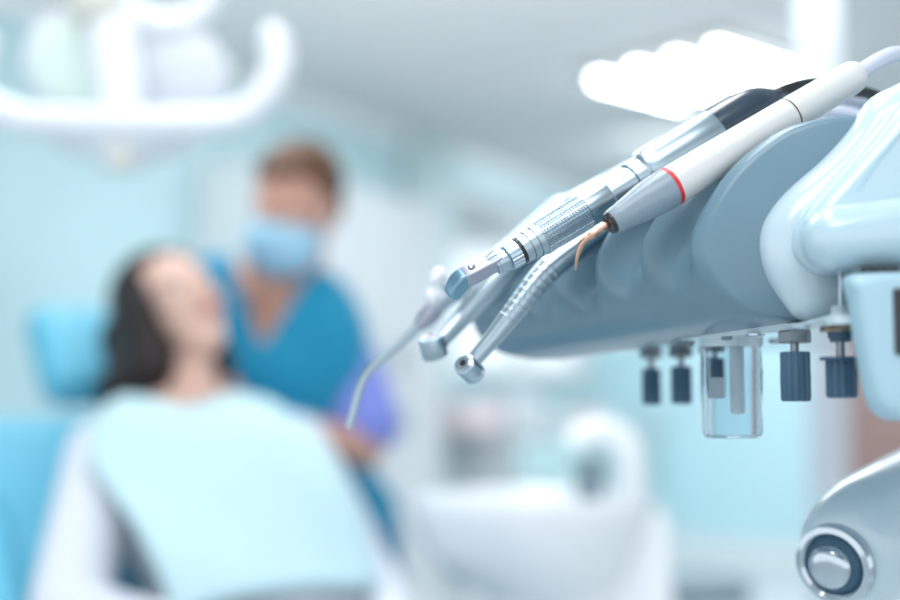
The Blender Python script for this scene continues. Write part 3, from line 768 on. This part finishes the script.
def face_details(root, L, Rm, s, closed=False):
    for q in (-1, 1):
        e = mesh_obj('eye', MB().ell(L(.031 * q, .070, .000), (.013 * s, .011 * s, (.007 if not closed else .004) * s), Rm), 'eye' , root)
        mesh_obj('iris', MB().ell(L(.031 * q, .0795, -.001), (.0055 * s, .003 * s, .0045 * s), Rm), 'iris', e)
def add_hand(mb, wrist, dirn, palm_n, s=1.0, curl=.5, thumb=1):
    d_ = V(dirn).normalized(); n = V(palm_n); n = (n - d_ * n.dot(d_)).normalized(); w = d_.cross(n)
    Rm = Matrix((w, n, d_)).transposed(); wr = V(wrist)
    mb.ell(wr + d_ * .045 * s, (.041 * s, .015 * s, .052 * s), Rm)
    for k, (o, L) in enumerate(((-.030, .062), (-.010, .074), (.010, .069), (.029, .054))):
        a = wr + d_ * .080 * s + w * o * s * 1.05; r = .0082 * s
        dd = d_
        for j in range(3):
            seg = L * (.45, .32, .23)[j] * s
            dd = (dd + n * curl * (.35 + .25 * j)).normalized()
            b = a + dd * seg; mb.cap(a, b, r, r * .9, 12); a = b; r *= .92
    a = wr + d_ * .02 * s - w * .032 * s * thumb; dd = (d_ * .7 - w * .75 * thumb + n * .25).normalized()
    b = a + dd * .042 * s; mb.cap(a, b, .012 * s, .0095 * s, 12)
    dd = (dd + d_ * .6 + n * curl * .4).normalized(); mb.cap(b, b + dd * .03 * s, .0095 * s, .0082 * s, 12)

# ---------- dentist
dd = 2.38
hc = P(295, 208, dd); fw = (-.46, -.80, -.42); up = (.17, -.22, 1)
nk = P(288, 292, dd + .05); shR = P(220, 286, dd + .0); shL = P(332, 328, dd + .10)
chest = P(284, 378, dd + .08); hip = V((nk.x + .03, dd + .20, .83))
elR = P(232, 420, dd - .02) + V((.02, 0, 0)); wrR = P(212, 345, dd - .06)
elL = P(366, 448, dd + .03); wrL = P(285, 425, dd - .12)
den = thing('person', 'dentist with short brown hair in teal scrubs and pale blue face mask, leaning over', 'person', (hip.x, hip.y, 0))
body = MB(); L, Rm, fr3 = add_head(body, hc, fw, up, 1.0)
body.cap(nk + V((0, .01, -.04)), hc - fr3[1] * .06 - fr3[0] * .02, .058, .052)
body.ell(chest + V((0, 0, .05)), (.155, .10, .17), Matrix.Rotation(-.3, 3, 'Z')); body.cap(nk.lerp(shR, .2), shR, .05, .052); body.cap(nk.lerp(shL, .2), shL, .05, .052)
body.ell((hip.x, hip.y, hip.z), (.16, .11, .13)); body.cap(chest, hip, .125, .12)
body.cap(shR, elR, .048, .038); body.cap(elR, wrR, .037, .025); body.cap(shL, elL, .05, .038); body.cap(elL, wrL, .037, .025)
for q in (-1, 1):
    h_ = V((hip.x + .085 * q, hip.y, hip.z - .06)); kn = V((hip.x + .10 * q, hip.y - .04, .47)); an = V((hip.x + .11 * q, hip.y + .0, .09))
    body.cap(h_, kn, .085, .056); body.cap(kn, an, .054, .036)
add_hand(body, wrR, (-.2, -.9, .1), (0, 0, -1), .95, .5, 1); add_hand(body, wrL, (-.7, -.7, .1), (0, 0, -1), .95, .5, -1)
bd = remeshed('body', body, 'skin2', den, .007, 3)
# scrub top with V neck
top = MB()
top.ell(chest + V((0, 0, .05)), (.178, .122, .19), Matrix.Rotation(-.3, 3, 'Z')); top.cap(nk.lerp(shR, .35) + V((0, 0, -.02)), shR, .062, .066); top.cap(nk.lerp(shL, .35) + V((0, 0, -.02)), shL, .062, .068)
top.cap(chest, hip, .148, .148); top.ell((hip.x, hip.y, hip.z), (.182, .135, .12)); top.cap(shR, shR.lerp(elR, .62), .066, .058); top.cap(shL, shL.lerp(elL, .35), .066, .064)
vx = nk.x - .035
def keepv(p):
    if p.z < hip.z - .12: return False
    if p.y < nk.y + .03:
        hgt = p.z - (nk.z - .12)
        if hgt > 0 and abs(p.x - vx - hgt * .10) < hgt * .46: return False
    if (p - (nk + V((0, .01, .04)))).length < .072: return False
    return True
remeshed('scrub_top', top, 'scrub', den, .009, 5, keep=keepv)
slv = MB().cap(shL.lerp(elL, .30), shL.lerp(elL, .80), .070, .066)
slv.cap(shL.lerp(elL, .36) + V((.012, 0, 0)), shL.lerp(elL, .80) + V((.018, 0, 0)), .064, .062)
remeshed('sleeve', slv, 'purple', den, .009, 4)
leg = MB()
for q in (-1, 1):
    h_ = V((hip.x + .085 * q, hip.y, hip.z - .06)); kn = V((hip.x + .10 * q, hip.y - .04, .47)); an = V((hip.x + .11 * q, hip.y, .10))
    leg.cap(h_, kn, .105, .076); leg.cap(kn, an, .076, .062)
leg.ell((hip.x, hip.y, hip.z - .02), (.172, .125, .12))
remeshed('trousers', leg, 'trousers', den, .011, 4)
for q in (-1, 1):
    sh = MB().ell((hip.x + .11 * q, hip.y - .05, .045), (.048, .13, .043)).box((hip.x + .11 * q, hip.y - .05, .012), (.09, .25, .022), None, .01)
    remeshed('shoe', sh, 'lampw', den, .008, 3)
f, u, r = fr3
hair = MB().ell(L(0, -.016, .044), (.083, .101, .088), Rm).ell(L(0, .048, .098), (.05, .03, .018), Rm).ell(L(0, -.07, -.01), (.062, .05, .06), Rm)
def keeph(p):
    q = p - hc; y = q.dot(f); z = q.dot(u); x = abs(q.dot(r))
    return z > (.092 if y > .03 else interp([-.10, -.02, .03], [-.06, .01, .07], y)) or False
remeshed('hair', hair, 'hairb', den, .007, 3, keep=keeph)
mk = MB().ell(L(0, .046, -.058), (.076, .074, .068), Rm).ell(L(0, .092, -.028), (.030, .030, .032), Rm)
remeshed('face_mask', mk, 'mask', den, .007, 6)
for q in (-1, 1):
    mesh_obj('mask_strap', MB().tube(catmull([L(.058 * q, .05, -.03), L(.077 * q, .02, -.01), L(.082 * q, -.01, .012)], 4), .002, 8), 'lampw', den)
face_details(den, L, Rm, 1.0)
gl = MB(); add_hand(gl, wrR, (-.2, -.9, .1), (0, 0, -1), 1.06, .5, 1); gl.cap(wrR - (wrR - elR).normalized() * .05, wrR, .031, .030)
remeshed('glove', gl, 'glove', den, .0055, 2)
gl = MB(); add_hand(gl, wrL, (-.7, -.7, .1), (0, 0, -1), 1.06, .5, -1); gl.cap(wrL - (wrL - elL).normalized() * .05, wrL, .031, .030)
remeshed('glove', gl, 'glove', den, .0055, 2)

# ---------- patient in the chair
pd = 2.08
ph = P(175, 312, pd)
neck = P(193, 396, pd - .04)
a_ax = V((.38, -.48, -.79)).normalized(); n_ax = (V((0, 0, 1)) - a_ax * a_ax.z).normalized(); l_ax = a_ax.cross(n_ax).normalized()
if l_ax.x > 0: l_ax = -l_ax          # l_ax points to the image left
RT = Matrix((l_ax, a_ax, n_ax)).transposed()
B = lambda l, a, n: neck + l_ax * l + a_ax * a + n_ax * n
pat = thing('person', 'dark-haired patient lying back in the blue chair under a pale cyan bib', 'person', (neck.x, neck.y, 0))
body = MB(); pf = (.50, -.62, .50); pu = (-.42, .20, .9)
L, Rm, fr4 = add_head(body, ph, pf, pu, .98)
body.cap(B(0, .0, -.02), ph - fr4[1] * .05 - fr4[0] * .02, .050, .048)
body.ell(B(0, .20, -.02), (.160, .19, .10), RT); body.ell(B(0, .46, -.04), (.165, .15, .11), RT); body.cap(B(0, .15, -.02), B(0, .45, -.03), .11, .12)
for q in (-1, 1):
    sh = B(.16 * q, .10, -.02); el = B(.285 if q > 0 else -.205, .36, -.02); wr = B(.12 * q, .52, .12)
    body.cap(B(.05 * q, .03, -.01), sh, .042, .05); body.cap(sh, el, .045, .036); body.cap(el, wr, .036, .024)
    add_hand(body, wr, -l_ax * q * .8 + a_ax * .6, -n_ax, .9, .25, q)
    hp_ = B(.09 * q, .50, -.04); kn = hp_ + V((.12, -.40, .04))
    body.cap(hp_, kn, .08, .056); 
remeshed('body', body, 'skin', pat, .008, 3)
cl = MB()
cl.ell(B(0, .215, -.02), (.178, .20, .118), RT); cl.ell(B(.01, .44, -.03), (.195, .17, .125), RT); cl.cap(B(0, .18, -.02), B(0, .43, -.03), .125, .132)
def keepc(p): return (p - B(0, -.02, .03)).length > .075
remeshed('knit_top', cl, 'shirt', pat, .010, 4, keep=keepc)
for q in (-1, 1):
    sh = B(.165 * q, .10, -.02); el = B(.285 if q > 0 else -.205, .36, -.02); wr = B(.12 * q, .52, .12)
    s_ = MB().cap(B(.09 * q, .07, -.01), sh, .045, .060).cap(sh, el, .062, .053).cap(el, el.lerp(wr, .85), .053, .038)
    remeshed('cardigan_sleeve', s_, 'cardi', pat, .010, 4)
tr = MB()
for q in (-1, 1):
    hp_ = B(.09 * q, .50, -.04); kn = hp_ + V((.12, -.40, .04))
    tr.cap(hp_, kn, .098, .074)
tr.ell(B(0, .52, -.05), (.175, .12, .12), RT)
remeshed('trousers', tr, 'jeans', pat, .012, 4)
f4, u4, r4 = fr4
sg = 1 if r4.x < 0 else -1       # side that faces image-left
hr = MB().ell(L(0, -.022, .040), (.086, .098, .090), Rm).ell(L(.05 * sg, -.03, -.02), (.045, .07, .08), Rm)
for k in range(5):
    o = k / 4
    hr.cap(L((.066 + .01 * o) * sg, .02 - .10 * o, .02), L((.082 + .0 * o) * sg, .0 - .09 * o, -.09), .026, .036)
    hr.cap(L((.082) * sg, .0 - .09 * o, -.09), P(112 + 18 * o, 388 + 5 * o, pd - .05 + .06 * o), .038, .030)
hr.cap(L(-.07 * sg, -.03, .0), L(-.075 * sg, -.04, -.10), .024, .02)
def keephp(p):
    q = p - ph; y = q.dot(f4); z = q.dot(u4); x = q.dot(r4) * sg
    if y > .035 and z < .075 and x < .062 and z > -.12: return False
    return True
remeshed('hair', hr, 'hairk', pat, .008, 3, keep=keephp)
face_details(pat, L, Rm, .98)
mesh_obj('lips', MB().ell(L(0, .092, -.058), (.021, .007, .007), Rm), 'lip', pat)

# bib
g = []
NU, NV = 25, 23
for j in range(NV):
    v = j / (NV - 1); row = []
    for i in range(NU):
        u_ = i / (NU - 1) * 2 - 1
        wid = interp([0, .12, .3, 1], [.09, .15, .185, .165], v)
        l = u_ * wid + .058 - .038 * v; a = .03 + v * .40
        n = .118 * math.sqrt(max(0.02, 1 - (min(abs(l), .25) / .262) ** 2.2)) - .012 + .012 * math.sin(v * 7 + u_ * 3) * abs(u_)
        n += interp([0, .1, .35, .7, 1], [-.05, -.01, .010, .010, .012], v)
        a -= .02 * (1 - u_ * u_) * 0 - .035 * (1 - v) * (1 - abs(u_)) * (1 if v < .15 else 0)
        row.append(B(l, a, n))
    g.append(row)
bb = MB().rings(g, False, False, closed=False)
bo = mesh_obj('dental_bib', bb, 'bib', None, 180)
bo.modifiers.new('s', 'SOLIDIFY').thickness = .0025
tag(bo, 'pale cyan disposable bib draped over the patient\'s chest', 'bib')

# chair
ch = thing('dental_chair', 'bright blue dental chair reclined beneath the patient', 'chair', B(0, .4, 0) * 1 - V((0, 0, B(0, .4, 0).z)))
mesh_obj('backrest', MB().box(B(0.05, .24, -.19), (.60, .66, .10), RT, .045, 6), 'chairb', ch)
mesh_obj('bolster', MB().box(B(.325, .34, -.155), (.07, .52, .12), RT, .033, 5), 'chairb', ch)
hrc = P(78, 352, pd + .10)
mesh_obj('headrest', MB().box(P(78, 356, pd + .10), (.155, .20, .085), RT, .04, 6), 'chairb', ch)
mesh_obj('headrest_bar', MB().tube([P(100, 362, pd + .12), B(0.05, .05, -.22)], .018, 16), 'chrome', ch)
sc0 = B(0, .60, -.17); th = V((.12, -.40, .04)).normalized(); lw = th.cross(V((0, 0, 1))).normalized(); RS = Matrix((lw, th, lw.cross(th))).transposed()
mesh_obj('seat', MB().box(sc0 + th * .18 + V((0, 0, -.03)), (.54, .52, .10), RS, .045, 6), 'chairb', ch)
bcx = B(0, .45, -.2)
mesh_obj('lift_column', MB().tube([V((bcx.x, bcx.y, .06)), V((bcx.x, bcx.y, bcx.z - .05))], .10, 32), 'white', ch)
mesh_obj('foot_plate', MB().box((bcx.x, bcx.y, .035), (.6, .8, .07), RS, .03, 4), 'white', ch)

# ================================================================== LIGHT
w = bpy.data.worlds.new('World'); sc.world = w; w.use_nodes = True
bg = w.node_tree.nodes['Background']; bg.inputs[0].default_value = (.92, .96, 1.0, 1); bg.inputs[1].default_value = 1.25
def area(name, loc, target, sx_, sy_, power, col=(1, 1, 1)):
    l = bpy.data.lights.new(name, 'AREA'); l.shape = 'RECTANGLE'; l.size = sx_; l.size_y = sy_; l.energy = power; l.color = col
    o = bpy.data.objects.new(name, l); C.objects.link(o); o.location = loc
    o.rotation_euler = (V(target) - V(loc)).to_track_quat('-Z', 'Y').to_euler(); return o
area('ceiling_lamp_near', (-.1, .9, 2.55), (.2, .75, 1.1), 1.2, .5, 15, (.97, .98, 1))
area('ceiling_lamp_patient', (-.6, 2.2, 2.55), (-.4, 2.1, 1), 1.4, 1.0, 20, (.97, .99, 1))
area('ceiling_lamp_back', (1.0, 5.0, 2.55), (1.0, 5.2, 0), 2.5, 2.5, 62, (.97, .98, 1))
area('ceiling_fill', (-.1, 3.4, 1.98), (-.1, 3.7, 2.6), 2.4, 3.0, 15, (1, .99, .98))  # unseen up-facing fill, added to brighten the ceiling
area('corner_fill', (1.7, 6.9, 2.55), (1.95, 8.5, 1.0), 1.5, 1.0, 52, (.97, .99, 1))  # added fill light that lifts the dim back wall, no real fitting
area('front_fill', (-.1, -.35, 2.5), (.2, .65, 1.1), 1.4, 1.0, 23, (1, .97, .99))  # added fill above the camera, brightens the holder's camera-facing flanks

# ================================================================== CAMERA
cam = bpy.data.cameras.new('camera'); co = bpy.data.objects.new('camera', cam); C.objects.link(co)
co.location = (0, 0, CZ); co.rotation_euler = (PI / 2 + PITCH, 0, 0)
cam.sensor_width = 36; cam.lens = 50; cam.clip_start = .02; cam.clip_end = 60
cam.dof.use_dof = True; cam.dof.focus_distance = .632; cam.dof.aperture_fstop = 2.3
sc.camera = co
sc.view_settings.view_transform = 'Standard'; sc.view_settings.look = 'None'
sc.view_settings.exposure = 0.22
sc.cycles.use_denoising = True
sc.cycles.max_bounces = 8
sc.cycles.sample_clamp_indirect = 6
